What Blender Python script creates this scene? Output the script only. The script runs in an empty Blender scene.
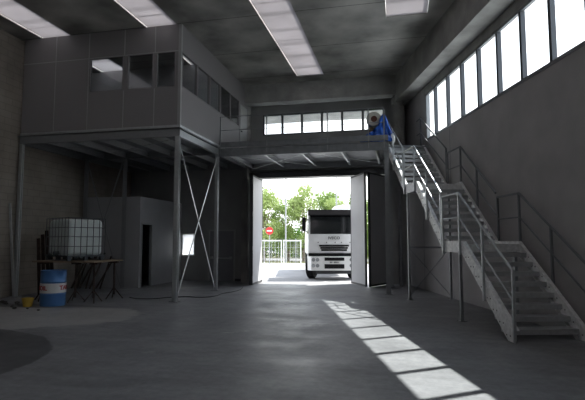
import bpy, bmesh, math, random
from mathutils import Vector, Matrix
random.seed(7)
SC = bpy.context.scene
COL = SC.collection
R = math.radians
PI = math.pi

# ------------------------------------------------------------------ materials
def new_mat(name):
    m = bpy.data.materials.new(name); m.use_nodes = True
    nt = m.node_tree; nt.nodes.clear()
    out = nt.nodes.new('ShaderNodeOutputMaterial')
    return m, nt, out

def mat(name, col, rough=.6, metal=0., var=.12, scale=3., bump=0., bscale=40., spec=.4, stretch=None, detail=4.):
    """one colour, varied by object-space noise"""
    m, nt, out = new_mat(name)
    N, L = nt.nodes, nt.links
    b = N.new('ShaderNodeBsdfPrincipled')
    b.inputs['Roughness'].default_value = rough
    b.inputs['Metallic'].default_value = metal
    b.inputs['Specular IOR Level'].default_value = spec
    tc = N.new('ShaderNodeTexCoord')
    vec = tc.outputs['Object']
    if stretch:
        mp = N.new('ShaderNodeMapping'); mp.inputs['Scale'].default_value = stretch
        L.new(vec, mp.inputs['Vector']); vec = mp.outputs['Vector']
    nz = N.new('ShaderNodeTexNoise'); nz.inputs['Scale'].default_value = scale; nz.inputs['Detail'].default_value = detail
    L.new(vec, nz.inputs['Vector'])
    cr = N.new('ShaderNodeValToRGB')
    cr.color_ramp.elements[0].position = .3; cr.color_ramp.elements[1].position = .7
    cr.color_ramp.elements[0].color = [c*(1-var) for c in col]+[1]
    cr.color_ramp.elements[1].color = [min(1, c*(1+var)) for c in col]+[1]
    L.new(nz.outputs['Fac'], cr.inputs['Fac'])
    L.new(cr.outputs['Color'], b.inputs['Base Color'])
    if bump:
        n2 = N.new('ShaderNodeTexNoise'); n2.inputs['Scale'].default_value = bscale
        L.new(vec, n2.inputs['Vector'])
        bp = N.new('ShaderNodeBump'); bp.inputs['Strength'].default_value = bump; bp.inputs['Distance'].default_value = .02
        L.new(n2.outputs['Fac'], bp.inputs['Height']); L.new(bp.outputs['Normal'], b.inputs['Normal'])
    L.new(b.outputs['BSDF'], out.inputs['Surface'])
    return m

def brick_mat(name, c1, c2, mortar, axes, bw, bh, msize=.012, rough=.9, offset=.5, nscale=.7, nvar=.3, squash=1.):
    m, nt, out = new_mat(name)
    N, L = nt.nodes, nt.links
    b = N.new('ShaderNodeBsdfPrincipled'); b.inputs['Roughness'].default_value = rough; b.inputs['Specular IOR Level'].default_value = .15
    tc = N.new('ShaderNodeTexCoord'); sp = N.new('ShaderNodeSeparateXYZ'); L.new(tc.outputs['Object'], sp.inputs[0])
    cb = N.new('ShaderNodeCombineXYZ')
    L.new(sp.outputs[axes[0]], cb.inputs['X']); L.new(sp.outputs[axes[1]], cb.inputs['Y'])
    br = N.new('ShaderNodeTexBrick'); br.offset = offset
    br.inputs['Scale'].default_value = 1.; br.inputs['Brick Width'].default_value = bw; br.inputs['Row Height'].default_value = bh
    br.inputs['Mortar Size'].default_value = msize; br.inputs['Mortar Smooth'].default_value = .3
    br.inputs['Color1'].default_value = (*c1, 1); br.inputs['Color2'].default_value = (*c2, 1); br.inputs['Mortar'].default_value = (*mortar, 1)
    L.new(cb.outputs[0], br.inputs['Vector'])
    nz = N.new('ShaderNodeTexNoise'); nz.inputs['Scale'].default_value = nscale; nz.inputs['Detail'].default_value = 6.
    L.new(tc.outputs['Object'], nz.inputs['Vector'])
    mr = N.new('ShaderNodeMapRange'); mr.inputs['From Min'].default_value = .3; mr.inputs['From Max'].default_value = .7
    mr.inputs['To Min'].default_value = 1-nvar; mr.inputs['To Max'].default_value = 1+nvar
    L.new(nz.outputs['Fac'], mr.inputs['Value'])
    mx = N.new('ShaderNodeVectorMath'); mx.operation = 'SCALE'
    L.new(br.outputs['Color'], mx.inputs[0]); L.new(mr.outputs[0], mx.inputs['Scale'])
    L.new(mx.outputs[0], b.inputs['Base Color'])
    bp = N.new('ShaderNodeBump'); bp.inputs['Strength'].default_value = .4; bp.inputs['Distance'].default_value = .01; bp.invert = True
    L.new(br.outputs['Fac'], bp.inputs['Height']); L.new(bp.outputs['Normal'], b.inputs['Normal'])
    L.new(b.outputs['BSDF'], out.inputs['Surface'])
    return m

def glass_mat(name, tint=(.93, .96, .97), refl=.08):
    m, nt, out = new_mat(name)
    N, L = nt.nodes, nt.links
    t = N.new('ShaderNodeBsdfTransparent'); t.inputs[0].default_value = (*tint, 1)
    g = N.new('ShaderNodeBsdfGlossy'); g.inputs['Roughness'].default_value = .02
    lw = N.new('ShaderNodeLayerWeight'); lw.inputs['Blend'].default_value = .5
    pw = N.new('ShaderNodeMath'); pw.operation = 'POWER'; L.new(lw.outputs['Facing'], pw.inputs[0]); pw.inputs[1].default_value = 5.
    f = N.new('ShaderNodeMath'); f.operation = 'MULTIPLY_ADD'; L.new(pw.outputs[0], f.inputs[0]); f.inputs[1].default_value = .7; f.inputs[2].default_value = .07
    mx = N.new('ShaderNodeMixShader')
    L.new(f.outputs[0], mx.inputs[0]); L.new(t.outputs[0], mx.inputs[1]); L.new(g.outputs[0], mx.inputs[2])
    L.new(mx.outputs[0], out.inputs['Surface'])
    return m

def translucent_mat(name, col, trans, ribs=None, fac=.6):
    """pale sheet that lets diffuse daylight through"""
    m, nt, out = new_mat(name)
    N, L = nt.nodes, nt.links
    d = N.new('ShaderNodeBsdfDiffuse'); d.inputs[0].default_value = (*col, 1)
    t = N.new('ShaderNodeBsdfTranslucent')
    tc = N.new('ShaderNodeTexCoord')
    nz = N.new('ShaderNodeTexNoise'); nz.inputs['Scale'].default_value = .9; nz.inputs['Detail'].default_value = 3.
    L.new(tc.outputs['Object'], nz.inputs['Vector'])
    cr = N.new('ShaderNodeValToRGB')
    cr.color_ramp.elements[0].position = .3; cr.color_ramp.elements[1].position = .7
    cr.color_ramp.elements[0].color = [c*.92 for c in trans]+[1]
    cr.color_ramp.elements[1].color = [min(1, c*1.06) for c in trans]+[1]
    L.new(nz.outputs['Fac'], cr.inputs['Fac'])
    last = cr.outputs['Color']
    if ribs:
        wv = N.new('ShaderNodeTexWave'); wv.wave_type = 'BANDS'; wv.bands_direction = ribs[0]
        wv.inputs['Scale'].default_value = ribs[1]; wv.inputs['Distortion'].default_value = 0.
        L.new(tc.outputs['Object'], wv.inputs['Vector'])
        mr = N.new('ShaderNodeMapRange'); mr.inputs['From Min'].default_value = 0.; mr.inputs['From Max'].default_value = .25
        mr.inputs['To Min'].default_value = .84; mr.inputs['To Max'].default_value = 1.
        L.new(wv.outputs['Fac'], mr.inputs['Value'])
        vm = N.new('ShaderNodeVectorMath'); vm.operation = 'SCALE'
        L.new(last, vm.inputs[0]); L.new(mr.outputs[0], vm.inputs['Scale']); last = vm.outputs[0]
    L.new(last, t.inputs[0])
    mx = N.new('ShaderNodeMixShader'); mx.inputs[0].default_value = fac
    L.new(d.outputs[0], mx.inputs[1]); L.new(t.outputs[0], mx.inputs[2])
    L.new(mx.outputs[0], out.inputs['Surface'])
    return m

def leaf_mat(name, c1, c2):
    m, nt, out = new_mat(name)
    N, L = nt.nodes, nt.links
    d = N.new('ShaderNodeBsdfDiffuse'); t = N.new('ShaderNodeBsdfTranslucent')
    tc = N.new('ShaderNodeTexCoord')
    nz = N.new('ShaderNodeTexNoise'); nz.inputs['Scale'].default_value = 1.3
    L.new(tc.outputs['Object'], nz.inputs['Vector'])
    cr = N.new('ShaderNodeValToRGB')
    cr.color_ramp.elements[0].position = .35; cr.color_ramp.elements[1].position = .65
    cr.color_ramp.elements[0].color = (*c1, 1); cr.color_ramp.elements[1].color = (*c2, 1)
    L.new(nz.outputs['Fac'], cr.inputs['Fac'])
    L.new(cr.outputs['Color'], d.inputs[0]); L.new(cr.outputs['Color'], t.inputs[0])
    mx = N.new('ShaderNodeMixShader'); mx.inputs[0].default_value = .45
    L.new(d.outputs[0], mx.inputs[1]); L.new(t.outputs[0], mx.inputs[2])
    L.new(mx.outputs[0], out.inputs['Surface'])
    return m

def floor_mat():
    m, nt, out = new_mat('power_floated_concrete')
    N, L = nt.nodes, nt.links
    b = N.new('ShaderNodeBsdfPrincipled'); b.inputs['Specular IOR Level'].default_value = .45
    tc = N.new('ShaderNodeTexCoord'); P = tc.outputs['Object']
    def noise(scale, detail=5., rough=.6, vec=P, dist=0.):
        n = N.new('ShaderNodeTexNoise'); n.inputs['Scale'].default_value = scale; n.inputs['Detail'].default_value = detail
        n.inputs['Roughness'].default_value = rough; n.inputs['Distortion'].default_value = dist
        L.new(vec, n.inputs['Vector']); return n.outputs['Fac']
    def ramp(v, a, c0, d, c1):
        r = N.new('ShaderNodeValToRGB'); e = r.color_ramp.elements
        e[0].position = a; e[0].color = (*c0, 1); e[1].position = d; e[1].color = (*c1, 1)
        L.new(v, r.inputs['Fac']); return r.outputs['Color']
    def mixc(f, a, c, mode='MIX'):
        x = N.new('ShaderNodeMix'); x.data_type = 'RGBA'; x.blend_type = mode
        if isinstance(f, (int, float)): x.inputs[0].default_value = f
        else: L.new(f, x.inputs[0])
        for s, v in ((6, a), (7, c)):
            if isinstance(v, tuple): x.inputs[s].default_value = (*v, 1)
            else: L.new(v, x.inputs[s])
        return x.outputs[2]
    def math_(op, a, c=None, clamp=False):
        x = N.new('ShaderNodeMath'); x.operation = op; x.use_clamp = clamp
        for i, v in enumerate((a, c)):
            if v is None: continue
            if isinstance(v, (int, float)): x.inputs[i].default_value = v
            else: L.new(v, x.inputs[i])
        return x.outputs[0]
    base = ramp(noise(.55, 7, .62, dist=.4), .3, (.19, .192, .20), .72, (.305, .308, .317))
    fine = ramp(noise(9, 6, .7), .35, (.82,)*3, .7, (1.12,)*3)
    col = mixc(1., base, fine, 'MULTIPLY')
    # trowel streaks
    mp = N.new('ShaderNodeMapping'); mp.inputs['Scale'].default_value = (.35, 2.2, 1); mp.inputs['Rotation'].default_value = (0, 0, R(25))
    L.new(P, mp.inputs['Vector'])
    col = mixc(.6, col, ramp(noise(1.6, 5, .6, mp.outputs[0]), .3, (.78,)*3, .7, (1.2,)*3), 'MULTIPLY')
    def blob(cx, cy, rx, ry, rot, soft, wob=.5):
        """soft-edged ellipse mask on the floor, wobbly"""
        q = N.new('ShaderNodeMapping'); q.vector_type = 'TEXTURE'
        q.inputs['Location'].default_value = (cx, cy, 0); q.inputs['Rotation'].default_value = (0, 0, rot); q.inputs['Scale'].default_value = (rx, ry, 1)
        L.new(P, q.inputs['Vector'])
        ln = N.new('ShaderNodeVectorMath'); ln.operation = 'LENGTH'
        fl = N.new('ShaderNodeVectorMath'); fl.operation = 'MULTIPLY'; fl.inputs[1].default_value = (1, 1, 0)
        L.new(q.outputs[0], fl.inputs[0]); L.new(fl.outputs[0], ln.inputs[0])
        d = math_('ADD', ln.outputs['Value'], math_('MULTIPLY', math_('SUBTRACT', noise(1.3, 4), .5), wob))
        mr = N.new('ShaderNodeMapRange'); mr.inputs['From Min'].default_value = 1+soft; mr.inputs['From Max'].default_value = 1-soft
        L.new(d, mr.inputs['Value']); return mr.outputs[0]
    # pale dusty area by the drum, dark damp screed patch in the near left corner
    col = mixc(math_('MULTIPLY', math_('MULTIPLY', blob(-8.3, 9.0, 2.75, 1.6, R(14), .03, .5), ramp(noise(2.2, 7, .7), .32, (.35,)*3, .6, (1.,)*3)), .8), col, (.47, .46, .44))
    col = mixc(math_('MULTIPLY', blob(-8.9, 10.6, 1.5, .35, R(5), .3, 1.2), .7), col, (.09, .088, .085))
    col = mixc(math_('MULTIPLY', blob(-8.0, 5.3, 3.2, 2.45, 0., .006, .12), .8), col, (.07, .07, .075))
    # pale plaster scuffs
    for (x, y, a, c, r) in ((-1.65, 9.4, .55, .16, 20), (-2.5, 9.9, .5, .12, -10), (-2.2, 12.2, .7, .1, 5), (-2.9, 8.4, .3, .07, 40), (-3.6, 6.6, .12, .08, 0)):
        col = mixc(math_('MULTIPLY', math_('MULTIPLY', blob(x, y, a, c, R(r), .4, 1.4), ramp(noise(6, 5), .45, (0,)*3, .6, (1,)*3)), .55), col, (.5, .5, .49))
    L.new(col, b.inputs['Base Color'])
    L.new(ramp(noise(1.1, 5), .3, (.38,)*3, .7, (.62,)*3), b.inputs['Roughness'])
    bp = N.new('ShaderNodeBump'); bp.inputs['Strength'].default_value = .08; bp.inputs['Distance'].default_value = .01
    L.new(noise(14, 5), bp.inputs['Height']); L.new(bp.outputs['Normal'], b.inputs['Normal'])
    L.new(b.outputs['BSDF'], out.inputs['Surface'])
    return m

M = {}
M['floor'] = floor_mat()
M['block'] = brick_mat('grey_brown_blockwork', (.29, .258, .223), (.305, .272, .236), (.245, .218, .19), ('Y', 'Z'), .5, .2)
M['backwall'] = mat('grey_concrete_panel', (0.34, 0.34, 0.335), .9, var=.12, scale=1.2, bump=.1, spec=.15)
M['rightwall'] = mat('smooth_grey_precast', (0.46, 0.445, 0.445), .9, var=.09, scale=1.4, bump=.06, bscale=25, spec=.15)
M['ceil'] = brick_mat('stained_concrete_soffit', (0.42, 0.41, 0.385), (0.43, 0.42, 0.395), (0.081, 0.081, 0.074), ('Y', 'Z'), 2.4, 60., .012, offset=0, nscale=.8, nvar=.45)
M['beam'] = mat('cast_concrete_beam', (.36, .355, .34), .9, var=.22, scale=1.8, bump=.5, bscale=14, spec=.15)
M['panel'] = mat('grey_sandwich_panel', (0.267, 0.254, 0.260), .55, var=.03, scale=.6, spec=.3)
M['joint'] = mat('pale_grey_joint_strip', (0.390, 0.390, 0.390), .5, var=.05)
M['roompanel'] = mat('light_grey_cabin_panel', (0.425, 0.425, 0.438), .5, var=.03, spec=.3)
M['galv'] = mat('galvanised_steel', (.50, .52, .53), .4, .6, var=.06, scale=14, detail=2)
M['galvdull'] = mat('dull_galvanised_steel', (.33, .34, .35), .5, .5, var=.06, scale=8)
M['galvbright'] = mat('bright_spangled_galvanised_plate', (.85, .85, .85), .45, .05, var=.15, scale=16, detail=3)
M['tread'] = mat('pale_galvanised_grating', (.50, .51, .52), .5, .3, var=.1, scale=12)
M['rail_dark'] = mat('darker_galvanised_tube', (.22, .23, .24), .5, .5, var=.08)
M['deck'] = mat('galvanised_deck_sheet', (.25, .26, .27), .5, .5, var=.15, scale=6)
M['frame'] = mat('dark_grey_window_frame', (.055, .06, .07), .4, .3, var=.05)
M['frame_l'] = mat('grey_aluminium_frame', (.22, .23, .24), .4, .4, var=.05)
M['glass'] = glass_mat('clear_window_glass')
M['frost'] = translucent_mat('frosted_pane', (.8, .8, .8), (.95, .97, .98), None, .93)
M['skylight'] = translucent_mat('milky_rooflight_sheet', (.7, .68, .68), (.41, .395, .40), ('Y', .31), .6)
M['leaf_in'] = mat('pale_grey_door_panel', (.55, .55, .56), .45, var=.03, spec=.3)
M['leaf_dark'] = mat('dark_grey_door_edge', (.06, .062, .065), .5, var=.08)
M['exitdoor'] = mat('grey_painted_steel_door', (.24, .245, .26), .5, var=.04)
M['black'] = mat('black_rubber', (.015, .015, .016), .8, var=.2, spec=.1)
M['darkplastic'] = mat('dark_grey_plastic', (.035, .037, .04), .45, var=.1)
M['truckwhite'] = mat('white_truck_paint', (.83, .84, .84), .3, var=.03, spec=.6)
M['chrome'] = mat('silver_metal', (.6, .6, .6), .25, .9, var=.03)
M['lamp'] = mat('headlamp_glass', (.5, .52, .54), .12, .5, var=.15, scale=30)
M['windscreen'] = mat('dark_windscreen_glass', (.012, .014, .016), .08, 0, var=.1, spec=.8)
M['seat'] = mat('brown_seat_fabric', (.08, .05, .04), .8)
M['ibc'] = translucent_mat('milky_polyethylene', (.80, .86, .85), (.6, .66, .65), None, .2)
M['cage'] = mat('dark_cage_tube', (.10, .11, .12), .45, .6)
M['wood'] = mat('weathered_board', (.20, .15, .10), .8, var=.3, scale=3, stretch=(1, 12, 12))
M['rust'] = mat('rusty_dark_steel', (.065, .045, .038), .8, .3, var=.4, scale=9)
M['blue'] = mat('blue_drum_paint', (.075, .19, .42), .4, .1, var=.08)
M['white'] = mat('white_paint', (.72, .72, .71), .45, var=.03)
M['red'] = mat('red_lettering', (.45, .04, .035), .45, var=.05)
M['yellow'] = mat('yellow_plastic', (.55, .36, .06), .5, var=.15)
M['tarp'] = mat('blue_tarpaulin', (.02, .12, .55), .4, var=.25, scale=5, spec=.5)
M['cream'] = mat('cream_sheeting', (.62, .60, .53), .5, var=.08, scale=20)
M['core'] = mat('brown_cardboard_core', (.14, .055, .04), .8, var=.2)
M['cable'] = mat('black_cable', (.03, .03, .03), .6)
M['asphalt'] = mat('pale_yard_asphalt', (.25, .25, .255), .9, var=.08, scale=.8, bump=.1)
M['verge'] = mat('dry_verge_grass', (.15, .15, .07), .95, var=.35, scale=1.2, bump=.5, bscale=30)
M['road'] = mat('grey_road_surface', (.13, .13, .13), .9, var=.08)
M['fencewhite'] = mat('galvanised_pale_fence', (.62, .64, .64), .5, .1, var=.05)
M['pole'] = mat('weathered_grey_pole', (.30, .31, .32), .6, .1, var=.05)
M['visor'] = mat('matt_black_visor', (.012, .012, .013), 1., spec=0.)
M['bark'] = mat('grey_brown_bark', (.16, .13, .10), .9, var=.3, scale=8, bump=.5)
M['leafA'] = leaf_mat('mid_green_leaves', (.16, .24, .07), (.26, .35, .13))
M['leafB'] = leaf_mat('yellow_green_leaves', (.24, .32, .10), (.34, .42, .18))
M['leafC'] = leaf_mat('deep_green_leaves', (.07, .15, .04), (.14, .24, .07))
M['signred'] = mat('red_sign_face', (.6, .03, .03), .4, var=.02)
M['rubble'] = mat('grey_rubble', (.11, .105, .1), .9, var=.3, scale=20)

# ------------------------------------------------------------------ geometry
class MB:
    def __init__(s, xf=None):
        s.bm = bmesh.new(); s.xf = xf or (lambda p: Vector(p))
    def _v(s, pts): return [s.bm.verts.new(s.xf(p)) for p in pts]
    def box(s, x0, x1, y0, y1, z0, z1):
        v = s._v([(x0,y0,z0),(x1,y0,z0),(x1,y1,z0),(x0,y1,z0),(x0,y0,z1),(x1,y0,z1),(x1,y1,z1),(x0,y1,z1)])
        for f in ((0,3,2,1),(4,5,6,7),(0,1,5,4),(1,2,6,5),(2,3,7,6),(3,0,4,7)): s.bm.faces.new([v[i] for i in f])
        return s
    def prism(s, poly, axis, a, b):
        """poly: 2D points; axis: which coordinate the extrusion runs along"""
        def mk(p, t):
            return {'x': (t, p[0], p[1]), 'y': (p[0], t, p[1]), 'z': (p[0], p[1], t)}[axis]
        A = s._v([mk(p, a) for p in poly]); B = s._v([mk(p, b) for p in poly]); n = len(poly)
        s.bm.faces.new(A); s.bm.faces.new(B[::-1])
        for i in range(n): s.bm.faces.new([A[i], B[i], B[(i+1) % n], A[(i+1) % n]])
        return s
    def tube(s, p, q, r, n=8, r2=None, caps=True):
        p, q = Vector(s.xf(p)), Vector(s.xf(q)); d = (q-p)
        if d.length < 1e-6: return s
        d.normalize(); u = d.orthogonal().normalized(); w = d.cross(u); r2 = r if r2 is None else r2
        A = [s.bm.verts.new(p+(u*math.cos(2*PI*i/n)+w*math.sin(2*PI*i/n))*r) for i in range(n)]
        B = [s.bm.verts.new(q+(u*math.cos(2*PI*i/n)+w*math.sin(2*PI*i/n))*r2) for i in range(n)]
        for i in range(n): s.bm.faces.new([A[i], A[(i+1) % n], B[(i+1) % n], B[i]])
        if caps: s.bm.faces.new(A[::-1]); s.bm.faces.new(B)
        return s
    def bar(s, p, q, w, t, up=(0, 0, 1)):
        """rectangular bar from p to q: w across, t along up"""
        p, q = Vector(s.xf(p)), Vector(s.xf(q)); d = (q-p).normalized(); up = Vector(up)
        a = d.cross(up)
        if a.length < 1e-4: a = d.cross(Vector((0, 1, 0)))
        a.normalize(); b = a.cross(d).normalized()
        vs = [s.bm.verts.new(e+a*(i*w/2)+b*(j*t/2)) for e in (p, q) for i, j in ((-1,-1),(1,-1),(1,1),(-1,1))]
        for f in ((0,1,2,3),(7,6,5,4),(0,4,5,1),(1,5,6,2),(2,6,7,3),(3,7,4,0)): s.bm.faces.new([vs[i] for i in f])
        return s
    def lathe(s, prof, c=(0, 0, 0), n=24, axis='z'):
        rings = []
        for r, h in prof:
            ring = []
            for i in range(n):
                a = 2*PI*i/n; x, y = r*math.cos(a), r*math.sin(a)
                P = {'z': (x, y, h), 'y': (x, h, y), 'x': (h, x, y)}[axis]
                ring.append(s.bm.verts.new(s.xf((P[0]+c[0], P[1]+c[1], P[2]+c[2]))))
            rings.append(ring)
        for A, B in zip(rings, rings[1:]):
            for i in range(n): s.bm.faces.new([A[i], A[(i+1) % n], B[(i+1) % n], B[i]])
        if prof[0][0] > 1e-4: s.bm.faces.new(rings[0][::-1])
        if prof[-1][0] > 1e-4: s.bm.faces.new(rings[-1])
        return s
    def faces(s, pts, fs):
        v = s._v(pts)
        for f in fs: s.bm.faces.new([v[i] for i in f])
        return s

def link(o, parent=None):
    COL.objects.link(o)
    if parent: o.parent = parent
    return o
def build(name, mb, m, parent=None, smooth=False, bevel=0., loc=None):
    """one mesh object; verts are in world coordinates and rebased onto loc / the parent's place"""
    bm = mb.bm
    if smooth: bmesh.ops.remove_doubles(bm, verts=bm.verts, dist=1e-5)
    bmesh.ops.recalc_face_normals(bm, faces=bm.faces)
    root = Vector((0, 0, 0))
    if parent:
        q = parent
        while q: root += q.location; q = q.parent
    elif loc: root = Vector(loc)
    bmesh.ops.translate(bm, verts=bm.verts, vec=-root)
    me = bpy.data.meshes.new(name); bm.to_mesh(me); bm.free()
    for mm in (m if isinstance(m, (list, tuple)) else [m]): me.materials.append(mm)
    if smooth:
        for p in me.polygons: p.use_smooth = True
        try: me.set_sharp_from_angle(angle=R(40))
        except Exception: pass
    o = link(bpy.data.objects.new(name, me), parent)
    if not parent: o.location = root
    if bevel:
        b = o.modifiers.new('bevel', 'BEVEL'); b.width = bevel; b.segments = 2; b.limit_method = 'ANGLE'
    return o
def tag(o, label, cat, group=None, kind=None):
    o['label'] = label; o['category'] = cat
    if group: o['group'] = group
    if kind: o['kind'] = kind
    return o
def thing(name, loc, label, cat, group=None):
    o = bpy.data.objects.new(name, None); o.empty_display_size = .2; o.location = loc
    COL.objects.link(o); return tag(o, label, cat, group)
def struct(name, mb, m, label=None, **k):
    o = build(name, mb, m, **k); o['kind'] = 'structure'
    if label: o['label'] = label
    return o
def struct_root(name, loc, label=None):
    o = bpy.data.objects.new(name, None); o.location = loc; COL.objects.link(o); o['kind'] = 'structure'
    if label: o['label'] = label
    return o
def copy_tree(o, parent=None):
    c = o.copy(); COL.objects.link(c)
    if parent: c.parent = parent
    for ch in list(o.children): copy_tree(ch, c)
    return c
def text_part(name, txt, size, m, parent, mat4, depth=.004, align='CENTER', offset=0., sx=1.):
    cu = bpy.data.curves.new(name, 'FONT'); cu.body = txt; cu.size = size; cu.extrude = depth; cu.align_x = align; cu.align_y = 'CENTER'; cu.offset = offset
    tmp = bpy.data.objects.new('t', cu); COL.objects.link(tmp)
    dg = bpy.context.evaluated_depsgraph_get()
    me = bpy.data.meshes.new_from_object(tmp.evaluated_get(dg)); bpy.data.objects.remove(tmp)
    me.name = name; me.materials.clear(); me.materials.append(m)
    me.transform(Matrix.Diagonal((sx, 1, 1, 1))); me.transform(mat4)
    o = bpy.data.objects.new(name, me); COL.objects.link(o); o.parent = parent
    return o

# ------------------------------------------------------------------ layout
TH = R(16.)
SN = Vector((math.cos(TH), math.sin(TH), 0)); SD = Vector((-math.sin(TH), math.cos(TH), 0))
def S(p): return SN*p[0]+SD*p[1]+Vector((0, 0, p[2]))      # skewed frame of the right wall: (across, along, up)
WALLN = 5.38
XL = -11.1; YB = 18.5; YF = -9.; HC = 7.7
def xr(y, n=WALLN): return (n-SN.y*y)/SN.x                  # right wall's x at a given y

# ---- floor
fl = MB(); fl.prism([(XL-.3, YF-.3), (xr(YF)+.3, YF-.3), (xr(YB)+.3, YB), (XL-.3, YB)], 'z', -.3, 0.)
struct('floor', fl, M['floor'])
# ---- left wall
struct('wall_left', MB().box(XL-.3, XL, YF, YB+.3, 0, HC+.3), M['block'])
# ---- front wall, behind the camera
w = MB(); yf0, yf1 = YF-.3, YF
w.box(XL, xr(YF)+.08, yf0, yf1, 0, HC)
struct('wall_front', w, M['backwall'])
# ---- back wall with its holes
DX0, DX1, DH = -5.85, -.42, 4.12
WX0, WX1, WH0, WH1 = -5.36, -.52, 5.88, 6.72
w = MB()
def wb(x0, x1, z0, z1): w.box(x0, x1, YB, YB+.3, z0, z1)
ex0, ex1, exh = -7.65, -6.5, 2.07
sx0, sx1, sz0, sz1 = -8.84, -8.24, 1.0, 1.93
wb(XL, sx0, 0, 5); wb(sx0, sx1, 0, sz0); wb(sx0, sx1, sz1, 5); wb(sx1, ex0, 0, 5); wb(ex0, ex1, exh, 5); wb(ex1, DX0, 0, 5)
wb(DX0, DX1, DH, 5); wb(DX1, xr(YB)+.05, 0, 5)
wb(XL, xr(YB)+.05, 5, WH0); wb(XL, WX0, WH0, WH1); wb(WX1, xr(YB)+.05, WH0, WH1); wb(XL, xr(YB)+.05, WH1, HC+.2)
struct('wall_back', w, M['backwall'])
# ---- right wall (skewed) with the clerestory opening
CH0, CH1, CS0, CS1 = 4.95, 6.47, -7.5, 15.4
sb = 17.72
w = MB(S)
def wr(s0, s1, h0, h1): w.box(WALLN, WALLN+.09, s0, s1, h0, h1)
wr(-10.5, sb, 0, CH0); wr(-10.5, CS0, CH0, CH1); wr(CS1, sb, CH0, CH1); wr(-10.5, sb, CH1, HC+.2)
struct('wall_right', w, M['rightwall'])
# vertical panel joints on the right wall (thin shadow gaps filled with sealant)
j = MB(S)
for s in (15.9, 13.45): j.box(WALLN-.004, WALLN+.01, s-.012, s+.012, 0, CH0-.08)
struct('trim_1', j, M['frame_l'], 'sealant joints between precast panels of the right wall')
# ---- clerestory window
cw = struct_root('window_1', S((WALLN, 4, CH0)), 'long strip window high in the right wall')
f = MB(S)
f.box(WALLN-.02, WALLN+.1, CS0, CS1, CH0-.03, CH0+.04); f.box(WALLN-.02, WALLN+.06, CS0, CS1, CH1-.025, CH1+.02)
f.box(WALLN-.02, WALLN+.1, CS1-.09, CS1, CH0, CH1)
build('window_frame', f, M['frame_l'], cw)
ms = [14.55-1.02*k for k in range(22)]
for s in ms:
    build('mullion', MB(S).box(WALLN-.03, WALLN+.07, s-.045, s+.045, CH0+.03, CH1-.02), M['frame'], cw)
edges = [CS1-.05]+ms
for a, b in zip(edges, edges[1:]):
    build('pane', MB(S).box(WALLN+.05, WALLN+.056, b+.03, a-.03, CH0+.03, CH1-.04), M['glass'], cw)
# sill and lintel band
struct('trim_2', MB(S).box(WALLN-.035, WALLN, CS0, CS1+.1, CH1+.02, CH1+.26), M['beam'], 'concrete lintel band above the strip window')
# ---- ceiling slabs between rooflights
sky = [(-10.42, -9.42, 17.05), (-6.97, -6.02, 17.05), (-3.62, -2.62, 17.05), (-.26, .83, 12.9)]
c = MB()
ys, ye = YF-.3, YB+.3
c.box(XL-.3, sky[0][0], ys, ye, HC, HC+.25)
for i, (a, b, e) in enumerate(sky):
    nx = sky[i+1][0] if i < 3 else None
    c.box(a, b, e, ye, HC, HC+.25); c.box(a, b, ys, YF+2, HC, HC+.25)
    if nx is not None: c.box(b, nx, ys, ye, HC, HC+.25)
c.prism([(.83, ys), (xr(ys)+.6, ys), (xr(ye)+.6, ye), (.83, ye)], 'z', HC, HC+.25)
struct('ceiling', c, M['ceil'])
for i, (a, b, e) in enumerate(sky):
    r_ = struct_root('window_%d' % (i+2), ((a+b)/2, 6, HC+.1), 'milky rooflight strip in the concrete roof')
    build('rooflight_sheet', MB().box(a+.01, b-.01, YF+2, e, HC+.03, HC+.036), M['skylight'], r_)
    bt = MB()
    for k in range(9):
        yy = e-.8-k*2.4
        if yy > YF+2.2: bt.box(a+.01, b-.01, yy-.012, yy+.012, HC+.05, HC+.07)
    build('glazing_bar', bt, M['frame_l'], r_)
# ---- box beam along the right wall, back beam, pilasters
b_ = MB(S); b_.box(4.8, WALLN-.04, -10.3, 17.55, 6.74, HC+.02)
struct('trim_3', b_, M['beam'], 'deep concrete box beam along the right wall')
struct('trim_4', MB().box(-5.9, xr(17.6)-.25, 17.6, 18.1, 6.98, HC+.02), M['beam'], 'concrete beam across the back wall')
struct('trim_5', MB().box(-6.08, -5.86, 18.0, YB, 0, HC), M['beam'], 'concrete pilaster left of the big door')
struct('trim_6', MB().box(-.15, .2, 17.75, YB, 4.75, HC), M['beam'], 'concrete pilaster right of the gallery windows')
struct('trim_7', MB().box(DX0-.05, DX1+.05, 18.3, YB, DH, DH+.2), M['leaf_dark'], 'dark guide rail over the big door')
struct('trim_8', MB().tube((.02, 17.75, 0), (.02, 17.75, 4.45), .07, 12), M['galvdull'], 'downpipe in the back right corner')
struct('baseboard_back', MB().box(ex1, DX0-.3, YB-.02, YB, 0, .1), M['leaf_dark'])
# ---- back strip window
bw = struct_root('window_6', ((WX0+WX1)/2, YB, WH0), 'row of six windows behind the gallery')
f = MB(); f.box(WX0, WX1, YB+.02, YB+.12, WH0-.02, WH0+.05); f.box(WX0, WX1, YB+.02, YB+.12, WH1-.04, WH1+.02)
f.box(WX0, WX0+.05, YB+.02, YB+.12, WH0, WH1); f.box(WX1-.05, WX1, YB+.02, YB+.12, WH0, WH1)
build('window_frame', f, M['frame'], bw)
nw = 6; dw = (WX1-WX0)/nw
for k in range(1, nw):
    x = WX0+dw*k; build('mullion', MB().box(x-.045, x+.045, YB+.01, YB+.12, WH0, WH1), M['frame_l'], bw)
for k in range(nw):
    build('pane', MB().box(WX0+dw*k+.05, WX0+dw*(k+1)-.05, YB+.06, YB+.066, WH0+.03, WH1-.03), M['glass'], bw)
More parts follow.
